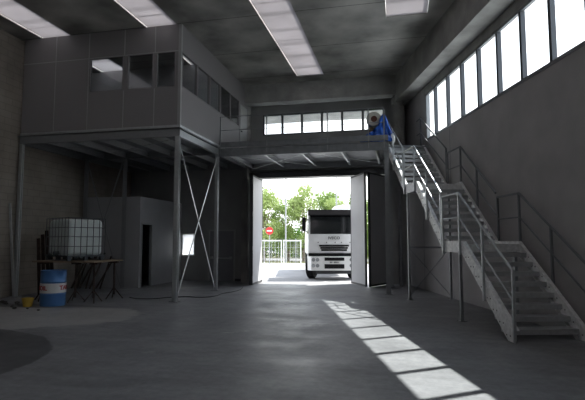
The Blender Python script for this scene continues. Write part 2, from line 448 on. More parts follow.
# ---- small bright window low in the back wall
sw = struct_root('window_7', ((sx0+sx1)/2, YB, sz0), 'small bright frosted window beside the exit door')
f = MB()
for (a, b, c0, d) in ((sx0, sx1, sz0, sz0+.05), (sx0, sx1, sz1-.05, sz1), (sx0, sx0+.05, sz0, sz1), (sx1-.05, sx1, sz0, sz1)): f.box(a, b, YB-.02, YB+.1, c0, d)
build('window_frame', f, M['white'], sw)
build('pane', MB().box(sx0+.04, sx1-.04, YB+.04, YB+.048, sz0+.04, sz1-.04), M['frost'], sw)
# ---- emergency exit door
d2 = struct_root('door_2', ((ex0+ex1)/2, YB, 0), 'grey emergency exit door with a push bar')
f = MB(); f.box(ex0, ex0+.06, YB-.03, YB+.1, 0, exh); f.box(ex1-.06, ex1, YB-.03, YB+.1, 0, exh); f.box(ex0, ex1, YB-.03, YB+.1, exh-.06, exh)
build('door_frame', f, M['joint'], d2)
lf = build('door_leaf', MB().box(ex0+.05, ex1-.05, YB+.01, YB+.06, .002, exh-.05), M['exitdoor'], d2)
pb = MB(); pb.tube((ex0+.15, YB-.09, .92), (ex1-.15, YB-.09, .92), .02); pb.box(ex0+.12, ex0+.2, YB-.1, YB+.01, .88, .98); pb.box(ex1-.2, ex1-.12, YB-.1, YB+.01, .88, .98)
build('push_bar', pb, M['galv'], lf)
# ---- big bi-fold door
d1 = struct_root('door_1', ((DX0+DX1)/2, YB, 0), 'tall industrial folding door standing open')
def leaf(p, q, name='leaf', hand=False):
    p, q = Vector((*p, 0)), Vector((*q, 0)); d = (q-p); L = d.length; d.normalize(); n = Vector((-d.y, d.x, 0))
    xf = lambda v: p+d*v[0]+n*v[1]+Vector((0, 0, v[2]))
    o = build(name, MB(xf).box(.02, L-.02, -.03, .03, .05, DH-.08), M['leaf_in'], d1)
    e = MB(xf)
    for a in (0, L-.05): e.box(a, a+.05, -.036, .036, .03, DH-.06)
    e.box(0, L, -.036, .036, .02, .09); e.box(0, L, -.036, .036, DH-.12, DH-.06)
    build('edge_seal', e, M['leaf_dark'], o)
    h = MB(xf)
    for z in (.25, 1.35, 2.6, 3.8): h.tube((L, 0, z-.08), (L, 0, z+.08), .03)
    build('hinge', h, M['leaf_dark'], o)
leaf((-5.37, 18.42), (-5.30, 16.90)); leaf((-5.80, 18.40), (-5.36, 16.88))
leaf((-1.80, 18.42), (-1.17, 17.12)); leaf((-.46, 18.40), (-1.06, 17.12))

# ------------------------------------------------------------------ office cabin on the mezzanine
OX0, OX1, OY0, OY1, OZ0 = -10.98, -5.86, 12.0, 18.0, 4.76
oc = thing('office_cabin', (OX0, OY0, OZ0), 'grey panelled office cabin with windows raised on the steel mezzanine', 'cabin')
WZ0, WZ1 = 5.91, 6.91
wf = MB(); t = .06
wins = [(-8.72, -7.64), (-7.50, -6.70), (-6.60, -6.02)]
wf.box(OX0, OX1, OY0, OY0+t, OZ0, WZ0); wf.box(OX0, OX1, OY0, OY0+t, WZ1, HC-.01)
xs = [OX0]+[v for ab in wins for v in ab]+[OX1]
for a, b in zip(xs[::2], xs[1::2]): wf.box(a, b, OY0, OY0+t, WZ0, WZ1)
build('front_panel', wf, M['panel'], oc)
jt = MB()
for x in (-9.87, -8.76, -7.61, -6.65): jt.box(x-.014, x+.014, OY0-.006, OY0+.004, OZ0+.03, WZ0-.02); jt.box(x-.014, x+.014, OY0-.006, OY0+.004, WZ1+.02, HC-.02)
jt.box(-9.884, -9.856, OY0-.006, OY0+.004, WZ0-.02, WZ1+.02); jt.box(-8.774, -8.746, OY0-.006, OY0+.004, WZ0-.02, WZ1+.02)
jt.box(OX0, OX1, OY0-.006, OY0+.004, WZ1+.0, WZ1+.025)
build('joint_strip', jt, M['joint'], oc)
build('corner_post', MB().box(OX1-.07, OX1+.012, OY0-.012, OY0+.07, OZ0, HC-.01), M['joint'], oc)
def office_window(x0, x1, yy, side=False, z1=WZ1):
    f = MB(); g = MB(); e = .022
    if not side:
        for a, b, c0, d in ((x0, x1, WZ0, WZ0+e), (x0, x1, z1-e, z1), (x0, x0+e, WZ0, z1), (x1-e, x1, WZ0, z1)): f.box(a, b, yy-.012, yy+.07, c0, d)
        g.box(x0+e, x1-e, yy+.025, yy+.03, WZ0+e, z1-e)
    else:
        for a, b, c0, d in ((x0, x1, WZ0, WZ0+e), (x0, x1, z1-e, z1), (x0, x0+e, WZ0, z1), (x1-e, x1, WZ0, z1)): f.box(yy-.07, yy+.012, a, b, c0, d)
        g.box(yy-.03, yy-.025, x0+e, x1-e, WZ0+e, z1-e)
    o = build('window', f, M['panel'], oc); build('pane', g, M['glass'], o)
for a, b in wins: office_window(a, b, OY0)
ws = MB()
swn = [(12.09, 13.10), (13.14, 14.08), (14.12, 15.0), (15.04, 15.98), (16.02, 16.95)]
ws.box(OX1-t, OX1, OY0+t, OY1, OZ0, WZ0); ws.box(OX1-t, OX1, OY0+t, OY1, WZ1, HC-.01)
ys_ = [OY0+t]+[v for ab in swn for v in ab]+[OY1]
for a, b in zip(ys_[::2], ys_[1::2]): ws.box(OX1-t, OX1, a, b, WZ0, WZ1)
build('side_panel', ws, M['panel'], oc)
build('inner_partition', MB().box(OX0+.02, OX1-.08, 14.98, 15.03, OZ0, HC-.01), M['roompanel'], oc)
for a, b in swn: office_window(a, b, OX1, True)
build('base_rail', MB().box(OX0, OX1+.03, OY0-.03, OY0, OZ0-.02, OZ0+.05).box(OX1, OX1+.03, OY0, OY1, OZ0-.02, OZ0+.05), M['galv'], oc)
# door in the side wall giving on to the gallery
dd = build('cabin_door', MB().box(OX1-.005, OX1+.025, 17.05, 17.85, OZ0+.05, OZ0+2.05), M['joint'], oc)
build('door_handle', MB().box(OX1+.02, OX1+.06, 17.12, 17.24, OZ0+1.0, OZ0+1.03), M['darkplastic'], dd)

# ------------------------------------------------------------------ mezzanine under the office
mz = thing('mezzanine_platform', (-5.93, 12.06, 0), 'galvanised steel mezzanine on tall columns carrying the grey office cabin', 'platform')
def column(x, y, parent, top=4.5, m='galv', w=.11):
    c = MB(); h = w/2
    g=h*.8; c.box(x-h, x+h, y-g, y-g+.012, .02, top); c.box(x-h, x+h, y+g-.012, y+g, .02, top); c.box(x-.007, x+.007, y-g+.012, y+g-.012, .02, top)
    o = build('column', c, M[m], parent)
    build('base_plate', MB().box(x-.12, x+.12, y-.12, y+.12, 0, .02), M['galvdull'], o)
def brace(p, q, parent, m='galv', w=.045): build('brace', MB().bar(p, q, w, .01, (q[0]-p[0] and 0, 1, 0) if abs(q[0]-p[0]) > abs(q[1]-p[1]) else (1, 0, 0)), M[m], parent)
column(-5.93, 12.06, mz, 4.5, w=.13)
column(-10.97, 12.06, mz); column(-5.93, 14.98, mz); column(-9.32, 14.95, mz, m='galvdull'); column(-10.85, 14.95, mz, m='galvdull')
column(-5.93, 18.2, mz, m='galvdull'); column(-10.97, 18.2, mz, m='galvdull')
def ibeam(p, q, parent, h=.24, z=4.5, m='galv', name='beam', w=.1):
    p, q = Vector((*p, z)), Vector((*q, z)); b = MB()
    b.bar(p+Vector((0, 0, .008)), q+Vector((0, 0, .008)), w, .012); b.bar(p+Vector((0, 0, h-.008)), q+Vector((0, 0, h-.008)), w, .012); b.bar(p+Vector((0, 0, h/2)), q+Vector((0, 0, h/2)), .012, h)
    return build(name, b, M[m], parent)
ibeam((-11.05, 12.05), (-5.87, 12.05), mz, m='galvdull'); ibeam((-5.93, 12.1), (-5.93, 18.4), mz); ibeam((-11.03, 12.1), (-11.03, 18.4), mz, m='galvdull')
ibeam((-11.05, 15.0), (-5.98, 15.0), mz, m='galvdull'); ibeam((-11.05, 18.35), (-5.98, 18.35), mz, m='galvdull')
for k, x in enumerate((-10.2, -9.35, -8.5, -7.65, -6.8)):
    ibeam((x, 12.1), (x, 18.3), mz, h=.18, z=4.53, name='joist', w=.07)
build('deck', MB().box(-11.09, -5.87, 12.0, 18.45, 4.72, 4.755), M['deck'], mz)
brace((-5.93, 12.12, 4.4), (-5.93, 14.9, .12), mz); brace((-5.90, 12.12, .12), (-5.90, 14.9, 4.4), mz)
brace((-10.8, 14.93, 4.4), (-9.38, 14.93, .1), mz, 'galvdull'); brace((-10.8, 14.91, .1), (-9.38, 14.91, 4.4), mz, 'galvdull')
ct = MB(S) if False else MB(); ct.bar((-11.0, 12.2, 4.5), (-6.0, 14.9, 4.5), .03, .006); ct.bar((-11.0, 14.9, 4.49), (-6.0, 12.2, 4.49), .03, .006)
build('tie_rod', ct, M['galvdull'], mz)

# ------------------------------------------------------------------ gallery platform in front of the windows
GY = 14.95; GZ = 4.7; GX0, GX1 = -5.85, -.3
gp = thing('gallery_platform', (-3, GY, 0), 'galvanised steel gallery spanning above the big door to the stair head', 'platform')
pt = [(GX0, GY), (GX1, GY), (GX1, 15.62), (.86, 15.95), (xr(15.99, 5.33), 15.99), (xr(17.7, 5.33), 17.7), (-.2, 17.7), (-.2, 18.45), (GX0, 18.45)]
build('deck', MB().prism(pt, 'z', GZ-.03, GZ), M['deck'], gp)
fb = MB(); fb.box(GX0, GX1, GY-.05, GY, GZ-.27, GZ-.03); fb.box(GX0, GX1, GY-.07, GY+.03, GZ-.28, GZ-.265); fb.box(GX0, GX1, GY-.07, GY+.03, GZ-.035, GZ-.02)
build('front_beam', fb, M['deck'], gp)
build('toe_board', MB().box(GX0, GX1, GY-.03, GY-.02, GZ+.02, GZ+.2), M['deck'], gp)
ibeam((-.36, 15.0), (-.36, 17.6), gp, h=.22, z=4.44, m='galvdull')
ibeam((GX0, 18.25), (-.3, 18.25), gp, h=.22, z=4.44, m='galvdull')
ibeam((-.3, 15.7), (.88, 16.05), gp, h=.2, z=4.46, m='galvdull')
for x in (-5.7, -4.41, -3.13, -1.81, -.7): ibeam((x, GY+.02), (x, 18.2), gp, h=.16, z=4.5, name='joist', w=.07)
tr = MB(); tr.bar((-5.6, 15.1, 4.47), (-2.9, 18.0, 4.47), .03, .008); tr.bar((-5.6, 18.0, 4.455), (-2.9, 15.1, 4.455), .03, .008); tr.bar((-2.9, 15.1, 4.47), (-.4, 18.0, 4.47), .03, .008)
build('tie_rod', tr, M['galv'], gp)
column(-.36, 15.05, gp, 4.44, 'galvdull', .14); column(-.3, 17.55, gp, 4.44, 'galvdull', .12); 
# gallery guard rail
gr = thing('guard_rail', (-3, GY, GZ), 'thin steel guard rail along the front edge of the gallery', 'railing')
for z, nm in ((GZ+1.06, 'handrail'), (GZ+.6, 'mid_rail')): build(nm, MB().tube((GX0+.02, GY-.03, z), (-.42, GY-.03, z), .015 if z > 5.5 else .011), M['galvdull'], gr)
for x in (-5.8, -4.19, -2.19, -.9, -.42): build('rail_post', MB().bar((x, GY-.045, GZ-.2), (x, GY-.045, GZ+1.06), .035, .015, (0, 1, 0)), M['galvdull'], gr)
for z in (1.07, .6): build('side_rail', MB().tube((-.42, GY-.03, GZ+z), (-.42, 15.55, GZ+z), .014), M['galvdull'], gr)

# ------------------------------------------------------------------ staircase
st = thing('steel_staircase', S((4.6, 7.6, 0)), 'galvanised steel staircase with two landings climbing along the right wall', 'staircase')
NL, NR = 4.03, 5.25
F1 = (7.62, 0., 9.58, 1.57); F2 = (10.56, 1.57, 12.42, 3.14); F3 = (13.42, 3.14, 15.3, 4.7)
def flight(s0, h0, s1, h1, n, bottom):
    for nn in (NL, NR):
        d = .30; q = .02
        if bottom: poly = [(s0, 0), (s0+.22, 0), (s1+.02, h1-.2), (s1+.02, h1+.05), (s1-.04, h1+.05), (s0-.02, .2)]
        else: poly = [(s0-.02, h0-.17), (s0+.04, h0-.17), (s1+.02, h1-.2), (s1+.02, h1+.05), (s1-.04, h1+.05), (s0-.02, h0+.1)]
        mb = MB(S)
        mb.prism([(p[0], p[1]) for p in poly], 'x', nn-.006, nn+.006)
        inw = 1 if nn == NL else -1
        for i0 in ((len(poly)-4, len(poly)-3) if False else ()): pass
        # flanges folded inwards along both edges
        lo = (poly[1], poly[2]); hi = (poly[-1], poly[-2])
        for (a, b) in (lo, hi):
            mb.bar((nn+inw*.035, a[0], a[1]), (nn+inw*.035, b[0], b[1]), .06, .01, (0, 0, 1))
        sg = build('stringer', mb, M['galvbright'], st)
        for k in range(n-1):
            s = s0+(s1-s0)*(k+.9)/n; h = h0+(h1-h0)*(k+.8)/n
            for o_ in (-.06, .06): build('bolt', MB(S).tube((nn-.012, s+o_, h-.05), (nn+.012, s+o_, h-.05), .013, 6), M['frame'], sg)
    for k in range(1, n):
        s = s0+(s1-s0)*(k-.0)/n; h = h0+(h1-h0)*k/n
        tr = MB(S); g = .25
        tr.box(NL+.01, NR-.01, s-.01, s+.02, h-.085, h); tr.box(NL+.01, NR-.01, s+g, s+g+.015, h-.045, h)
        tr.box(NL+.008, NL+.02, s, s+g, h-.07, h); tr.box(NR-.02, NR-.008, s, s+g, h-.07, h)
        tr.box(NL+.02, NR-.02, s+.02, s+g, h-.012, h-.002)
        for i in range(1, 11):
            x = NL+(NR-NL)*i/11; tr.box(x-.003, x+.003, s+.02, s+g, h-.035, h-.012)
        build('tread', tr, M['tread'], st)
flight(*F1, 9, True); flight(*F2, 9, False); flight(*F3, 9, False)
def landing(s0, s1, h):
    l = MB(S); l.box(NL+.01, NR-.01, s0, s1, h-.03, h)
    for i in range(6):
        x = NL+.1+(NR-NL-.2)*i/5; l.box(x-.005, x+.005, s0+.02, s1-.02, h-.09, h-.03)
    lp = build('landing_plate', l, M['galvdull'], st)
    e = MB(S)
    e.box(NL-.007, NL+.007, s0-.03, s1+.03, h-.17, h+.06); e.box(NR-.007, NR+.007, s0-.03, s1+.03, h-.17, h+.06)
    e.box(NL, NR, s0-.012, s0, h-.16, h); e.box(NL, NR, s1, s1+.012, h-.16, h)
    e.box(NL-.007, NL+.07, s0-.03, s1+.03, h-.18, h-.165)
    build('landing_frame', e, M['galvbright'], st)
landing(9.58, 10.56, 1.57); landing(12.42, 13.42, 3.14)
def srail(n, pts, posts, m='galv'):
    tops = MB(S); mids = MB(S)
    for (a, b) in zip(pts, pts[1:]):
        tops.tube((n, a[0], a[1]), (n, b[0], b[1]), .024); mids.tube((n, a[0], a[1]-.5), (n, b[0], b[1]-.5), .017)
    build('handrail', tops, M[m], st); build('mid_rail', mids, M[m], st)
    for (s, z0, z1) in posts: build('rail_post', MB(S).box(n-.022, n+.022, s-.008, s+.03, z0, z1), M[m], st)
LN = NL-.03
srail(LN, [(7.56, 1.15), (9.64, 2.62), (10.54, 2.62)], [(7.56, .02, 1.15), (8.6, .55, 1.9), (9.62, 1.35, 2.62), (10.53, 1.35, 2.62)])
srail(LN, [(10.62, 2.72), (12.5, 4.16), (13.42, 4.16)], [(10.62, 1.5, 2.72), (11.55, 2.15, 3.44), (12.48, 2.95, 4.16), (13.4, 2.95, 4.16)])
srail(LN, [(13.5, 4.3), (15.5, 5.76)], [(13.5, 3.15, 4.3), (14.5, 3.8, 5.05), (15.45, 4.5, 5.76)])
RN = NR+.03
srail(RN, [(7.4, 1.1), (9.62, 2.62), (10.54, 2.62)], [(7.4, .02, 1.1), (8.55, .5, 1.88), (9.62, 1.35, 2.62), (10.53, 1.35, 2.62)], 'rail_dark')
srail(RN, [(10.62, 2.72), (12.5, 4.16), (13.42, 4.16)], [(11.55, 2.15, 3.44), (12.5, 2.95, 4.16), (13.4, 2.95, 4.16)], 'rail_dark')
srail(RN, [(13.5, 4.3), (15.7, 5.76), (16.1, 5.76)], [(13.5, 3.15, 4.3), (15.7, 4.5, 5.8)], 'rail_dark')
# supports of the landings
def sup(s, top, br):
    for n in (NL+.02, NR-.03):
        o = build('support_leg', MB(S).box(n-.03, n+.03, s-.03, s+.03, .012, top), M['galvdull'], st)
        build('foot_plate', MB(S).box(n-.08, n+.08, s-.08, s+.08, 0, .012), M['galvdull'], o)
    if br:
        build('cross_beam', MB(S).box(NL+.05, NR-.06, s-.02, s+.02, 1.42, 1.47), M['galvdull'], st)
        build('brace', MB(S).tube((NL+.03, s, 1.42), (NR-.04, s, .1), .009, 6).tube((NL+.03, s+.02, .1), (NR-.04, s+.02, 1.42), .009, 6), M['galvdull'], st)
sup(9.75, 1.42, False); sup(13.25, 2.98, True)

# ------------------------------------------------------------------ room box under the mezzanine
rb = thing('storage_room', (-8.85, 15.2, 0), 'pale grey box room with a narrow open doorway under the mezzanine', 'room')
BX, BY, BH = -8.85, 15.2, 3.17
build('front_panel', MB().box(-11.08, BX, BY, BY+.06, 0, BH), M['roompanel'], rb)
s_ = MB(); s_.box(BX-.06, BX, BY+.06, 15.36, 0, BH); s_.box(BX-.06, BX, 16.05, YB-.01, 0, BH); s_.box(BX-.06, BX, 15.36, 16.05, 2.22, BH)
build('side_panel', s_, M['roompanel'], rb)
build('roof_panel', MB().box(-11.08, BX-.06, BY+.06, YB-.01, BH-.06, BH), M['roompanel'], rb)
build('door_frame', MB().box(BX-.08, BX+.015, 15.32, 15.37, 0, 2.25).box(BX-.08, BX+.015, 16.04, 16.09, 0, 2.25).box(BX-.08, BX+.015, 15.32, 16.09, 2.2, 2.25), M['joint'], rb)
dl = build('door_leaf', MB().bar((BX-.04, 15.4, 1.1), (BX-.55, 15.75, 1.1), .04, 2.16), M['exitdoor'], rb)

# ------------------------------------------------------------------ workbench group
tb = tag(build('board', MB().box(-9.72, -7.82, 11.22, 12.55, 1.05, 1.09), M['wood'], loc=(-8.8, 11.9, 1.05)), 'wide weathered board laid over the tripod stands', 'board')
def stand(x, y, rz, lab):
    o = thing('tripod_stand', (x, y, 0), lab, 'stand', 'rusty tripod stands under the board')
    build('post', MB().tube((x, y, .12), (x, y, 1.0), .03), M['rust'], o)
    build('head_plate', MB().box(x-.12, x+.12, y-.05, y+.05, 1.0, 1.05), M['rust'], o)
    for k in range(3):
        a = rz+k*2*PI/3
        build('leg', MB().tube((x, y, .32), (x+.26*math.cos(a), y+.26*math.sin(a), .012), .016, 6), M['rust'], o)
    return o
stand(-8.5, 11.42, .4, 'rusty tripod stand right behind the blue drum')
stand(-7.95, 11.42, 1.2, 'front rusty tripod stand near the right end of the board')
stand(-7.92, 12.3, .2, 'rear rusty tripod stand at the right end of the board')
stand(-9.55, 11.45, .9, 'rusty tripod stand at the left end of the board')
# IBC container
ia = R(-26.4); ic = Vector((-8.62, 11.2, 1.09))
ix = lambda p: ic+Vector((math.cos(ia)*p[0]-math.sin(ia)*p[1], math.sin(ia)*p[0]+math.cos(ia)*p[1], p[2]))
ib = thing('liquid_container', ix((-.6, .5, 0)), 'white caged plastic tank standing on the wooden board', 'tank')
pl = MB(ix)
for y in (.02, .49, .96): pl.box(-1.28, -.02, y, y+.1, 0, .02)
for x in (-1.28, -.7, -.12):
    for y in (.02, .49, .96): pl.box(x, x+.1, y, y+.1, .02, .1)
pl.box(-1.3, 0, 0, 1.08, .1, .13)
build('pallet', pl, M['cage'], ib)
tk = build('tank', MB(ix).box(-1.25, -.05, .05, 1.03, .135, 1.13), M['ibc'], ib)
bv = tk.modifiers.new('bevel', 'BEVEL'); bv.width = .11; bv.segments = 5
for p in tk.data.polygons: p.use_smooth = True
build('lid', MB(ix).lathe([(.12, 0), (.12, .04), (.1, .05)], (-.65, .54, 1.12)), M['cage'], ib, smooth=True)
build('valve', MB(ix).tube((-.6, .08, .22), (-.6, -.06, .22), .045, 12).tube((-.6, -.06, .25), (-.6, -.06, .15), .035, 10), M['cage'], ib)
cg = MB(ix); x0, x1, y0, y1 = -1.29, -.01, .01, 1.07
for z in (.14, .39, .65, .9, 1.16):
    for a, b in (((x0, y0), (x1, y0)), ((x1, y0), (x1, y1)), ((x1, y1), (x0, y1)), ((x0, y1), (x0, y0))): cg.tube((*a, z), (*b, z), .009, 6)
for i in range(8):
    x = x0+(x1-x0)*i/7
    cg.tube((x, y0, .13), (x, y0, 1.16), .009, 6); cg.tube((x, y1, .13), (x, y1, 1.16), .009, 6)
for i in range(7):
    y = y0+(y1-y0)*i/6
    cg.tube((x0, y, .13), (x0, y, 1.16), .009, 6); cg.tube((x1, y, .13), (x1, y, 1.16), .009, 6)
build('cage', cg, M['cage'], ib)
# drum with writing wrapped round it
DC = Vector((-8.62, 10.72, 0)); dr = .30
od = thing('oil_drum', DC, 'blue oil drum with a white lettered band beside the yellow bucket', 'drum')
build('body', MB().lathe([(dr-.02, 0), (dr, .01), (dr, .28), (dr+.012, .3), (dr, .32), (dr, .58), (dr+.012, .6), (dr, .62), (dr, .87), (dr+.01, .885), (dr-.02, .885), (dr-.02, .865)], DC, 40), M['blue'], od, smooth=True)
bd = build('label_band', MB().lathe([(dr+.002, .33), (dr+.006, .33), (dr+.006, .57), (dr+.002, .57)], DC, 40), M['white'], od, smooth=True)
build('bung', MB().tube(DC+Vector((.15, .05, .865)), DC+Vector((.15, .05, .885)), .035, 12), M['galvdull'], od)
def wrap_text(txt, ang0, size, m, parent, r, z, depth=.003):
    cu = bpy.data.curves.new('l', 'FONT'); cu.body = txt; cu.size = size; cu.extrude = depth; cu.align_x = 'CENTER'; cu.align_y = 'CENTER'; cu.offset = .004
    tmp = bpy.data.objects.new('t', cu); COL.objects.link(tmp)
    me = bpy.data.meshes.new_from_object(tmp.evaluated_get(bpy.context.evaluated_depsgraph_get())); bpy.data.objects.remove(tmp)
    bm = bmesh.new(); bm.from_mesh(me)
    bmesh.ops.subdivide_edges(bm, edges=[e for e in bm.edges if e.calc_length() > .03], cuts=3)
    for v in bm.verts:
        a = ang0+v.co.x/r; rr = r+.003+v.co.z
        v.co = Vector((rr*math.cos(a), rr*math.sin(a), z+v.co.y))
    bm.to_mesh(me); bm.free(); me.materials.clear(); me.materials.append(m)
    o = bpy.data.objects.new('lettering', me); COL.objects.link(o); o.parent = parent; return o
view = math.atan2(-DC.y, -DC.x)
wrap_text('TAMOIL', view-1.36, .15, M['red'], bd, dr+.006, .45)
wrap_text('TAMOIL', view+1.36, .15, M['red'], bd, dr+.006, .45)
wrap_text('TAMOIL', view+PI, .15, M['red'], bd, dr+.006, .45)
# bucket
BC = Vector((-9.06, 10.38, 0))
bk = thing('bucket', BC, 'small yellow plastic bucket on the floor left of the blue drum', 'bucket')
build('body', MB().lathe([(.10, 0), (.135, .2), (.145, .2), (.145, .215), (.13, .215), (.095, .012), (.0005, .012)], BC, 28), M['yellow'], bk, smooth=True)
hd = MB()
pts = [BC+Vector((.14*math.cos(a), -.02+.0*a, .19+.07*math.sin(a))) for a in [PI*i/10 for i in range(11)]]
for a, b in zip(pts, pts[1:]): hd.tube(a, b, .004, 5)
build('handle', hd, M['galvdull'], bk)
# things leaning in the shade behind the board
for k, (x, h, lean, tilt) in enumerate(((-10.9, 1.5, .75, .12), (-10.72, 1.3, .7, -.1), (-10.55, 1.6, .8, .2), (-10.38, 1.4, .7, -.15), (-10.2, 1.5, .75, .05), (-10.0, 1.25, .7, .2), (-9.85, 1.35, .7, -.05))):
    h *= .8
    o = build('steel_bar', MB().bar((x, 15.18-lean, .02), (x+tilt, 15.16, h), .05, .03), M['rust'], loc=(x, 15.18-lean, 0))
    tag(o, 'rusty steel bar leaning on the pale box room behind the board', 'bar', 'rusty bars leaning on the box room')
tag(build('steel_angle', MB().bar((-10.90, 11.93, .01), (-11.06, 11.80, 2.72), .08, .01, (0, 1, 0)), M['tread'], loc=(-10.90, 11.93, 0)),
    'pale metal strip leaning upright on the left block wall', 'metal strip')
pk = thing('plank_stack', (-10.55, 12.75, 0), 'dark planks standing against the block wall left of the tank', 'planks')
for k in range(4):
    build('plank', MB().bar((-10.6+.12*k, 12.6+.05*k, .01), (-10.85+.1*k, 12.75+.05*k, 1.7+.12*(k % 3)), .11, .03, (0, 1, 0)), M['rust'], pk)
# rubble on the floor
rp = [(-10.1, 10.75, .07), (-9.9, 10.6, .05), (-9.75, 10.8, .06), (-9.6, 10.62, .04), (-10.35, 10.95, .05), (-9.35, 10.2, .04), (-9.05, 9.95, .05), (-8.75, 10.02, .03), (-8.3, 9.85, .035), (-9.5, 11.0, .05)]
for k, (x, y, r) in enumerate(rp):
    bm = bmesh.new(); bmesh.ops.create_icosphere(bm, subdivisions=2, radius=r)
    for v in bm.verts: v.co *= random.uniform(.8, 1.15); v.co.z *= .55
    mz_ = min(v.co.z for v in bm.verts)
    for v in bm.verts: v.co += Vector((x, y, -mz_))
    mb = MB(); mb.bm.free(); mb.bm = bm
    tag(build('rubble_piece', mb, M['rubble'], loc=(x, y, 0)), 'small grey rubble piece on the floor around the yellow bucket', 'rubble', 'rubble pieces near the drum')
# cables on the floor
def cable(name, pts, r, m, label):
    cu = bpy.data.curves.new(name, 'CURVE'); cu.dimensions = '3D'; cu.bevel_depth = r; cu.bevel_resolution = 2; cu.resolution_u = 8
    sp = cu.splines.new('NURBS'); sp.points.add(len(pts)-1); sp.use_endpoint_u = True; sp.order_u = 4
    for q, p in zip(sp.points, pts): q.co = (*p, 1)
    tmp = bpy.data.objects.new('t', cu); COL.objects.link(tmp)
    me = bpy.data.meshes.new_from_object(tmp.evaluated_get(bpy.context.evaluated_depsgraph_get())); bpy.data.objects.remove(tmp)
    me.name = name; me.materials.clear(); me.materials.append(m)
    o = bpy.data.objects.new(name, me); COL.objects.link(o)
    return tag(o, label, 'cable')
cable('power_cable', [(-7.6, 12.6, .012), (-7.0, 12.1, .012), (-6.5, 12.9, .012), (-6.0, 13.2, .012), (-5.6, 12.9, .012), (-5.2, 13.5, .012), (-5.5, 14.2, .012), (-5.0, 14.9, .012), (-5.4, 16.2, .012)], .011, M['cable'], 'thin black cable winding across the floor by the mezzanine column')

# ------------------------------------------------------------------ roll and tarpaulin on the gallery
rc = Vector((-.74, 15.5, 0)); RZ = GZ+.80
ro = thing('sheeting_roll', (rc.x, rc.y, GZ), 'cream roll with a dark brown core on the gallery beside the stair head', 'roll')
build('roll_body', MB().lathe([(.1, -.35), (.22, -.36), (.245, -.33), (.25, 0), (.245, .3), (.22, .33), (.1, .33)], (rc.x, rc.y+.1, RZ), 30, 'y'), M['cream'], ro, smooth=True)
build('core', MB().lathe([(.1, -.355), (.1, .34), (.085, .34), (.085, -.2), (.0005, -.2)], (rc.x, rc.y+.1, RZ), 20, 'y'), M['core'], ro, smooth=True)
cr_ = MB(); cr_.box(rc.x-.17, rc.x+.17, rc.y-.1, rc.y+.35, GZ, RZ-.235); build('stand_box', cr_, M['wood'], ro)
# tarpaulin: a crumpled sheet thrown over the stand and down to the deck
tm = bmesh.new(); nu, nv = 26, 22; grid = []
for i in range(nu+1):
    row = []
    for k in range(nv+1):
        u, v = i/nu, k/nv
        x = -1.18+u*.98
        PR = [(-1.2, .10), (-1.0, .26), (-.8, .40), (-.6, .56), (-.52, .84), (-.44, .98), (-.36, .86), (-.26, .5), (-.1, .22)]
        for (xa, ta), (xb, tb_) in zip(PR, PR[1:]):
            if xa <= x <= xb: top = GZ+ta+(tb_-ta)*(x-xa)/(xb-xa)
        yv = 15.08+.04*math.sin(u*19)+.03*math.sin(u*41+v*5)
        if v < .75: z = GZ+.012+(top-GZ)*(v/.75); y = yv+.10*(v/.75)+.03*math.sin(v*17+u*9)
        else: z = top+.02*math.sin(u*30); y = yv+.10+.2*(v-.75)/.25
        row.append(tm.verts.new((x+.02*math.sin(v*13), y, z)))
    grid.append(row)
for i in range(nu):
    for k in range(nv): tm.faces.new([grid[i][k], grid[i+1][k], grid[i+1][k+1], grid[i][k+1]])
mb = MB(); mb.bm.free(); mb.bm = tm
tp = tag(build('tarpaulin', mb, M['tarp'], loc=(-.6, 15.15, GZ), smooth=True), 'bright blue tarpaulin heaped below the cream roll on the gallery', 'tarpaulin')
so = tp.modifiers.new('thick', 'SOLIDIFY'); so.thickness = .008
bgx, bgy = -.2, 15.28
sk = thing('white_sack', (bgx, bgy, GZ), 'small pale sack leaning by the blue tarpaulin at the stair head', 'sack')
build('sack_body', MB().lathe([(.06, 0), (.1, .03), (.11, .2), (.085, .36), (.04, .42), (.05, .46)], (bgx, bgy, GZ), 16), M['cream'], sk, smooth=True)
build('sack_tie', MB().lathe([(.044, .405), (.05, .41), (.05, .425), (.044, .43)], (bgx, bgy, GZ), 12), M['core'], sk)

# ------------------------------------------------------------------ outside
struct('ground', MB().box(-40, 25, YB, 31.2, -.3, 0.), M['asphalt'], 'pale sunlit yard outside')
struct('road', MB().box(-40, 25, 36.5, 42, -.3, .01), M['road'], 'road beyond the verge')
o = build('verge', MB().box(-40, 25, 31.2, 36.5, -.3, .03).box(-40, 25, 42, 60, -.3, .03), M['verge']); o['kind'] = 'structure'; o['label'] = 'dry grass verge'
struct('kerb', MB().box(-40, 25, 31.0, 31.2, -.3, .12), M['white'], 'pale kerb at the yard edge')
cn = MB(); cn.box(-7.5, .1, YB+.3, YB+1.75, 6.78, 6.92)
struct('trim_9', cn, M['beam'], 'pale canopy outside over the gallery windows')
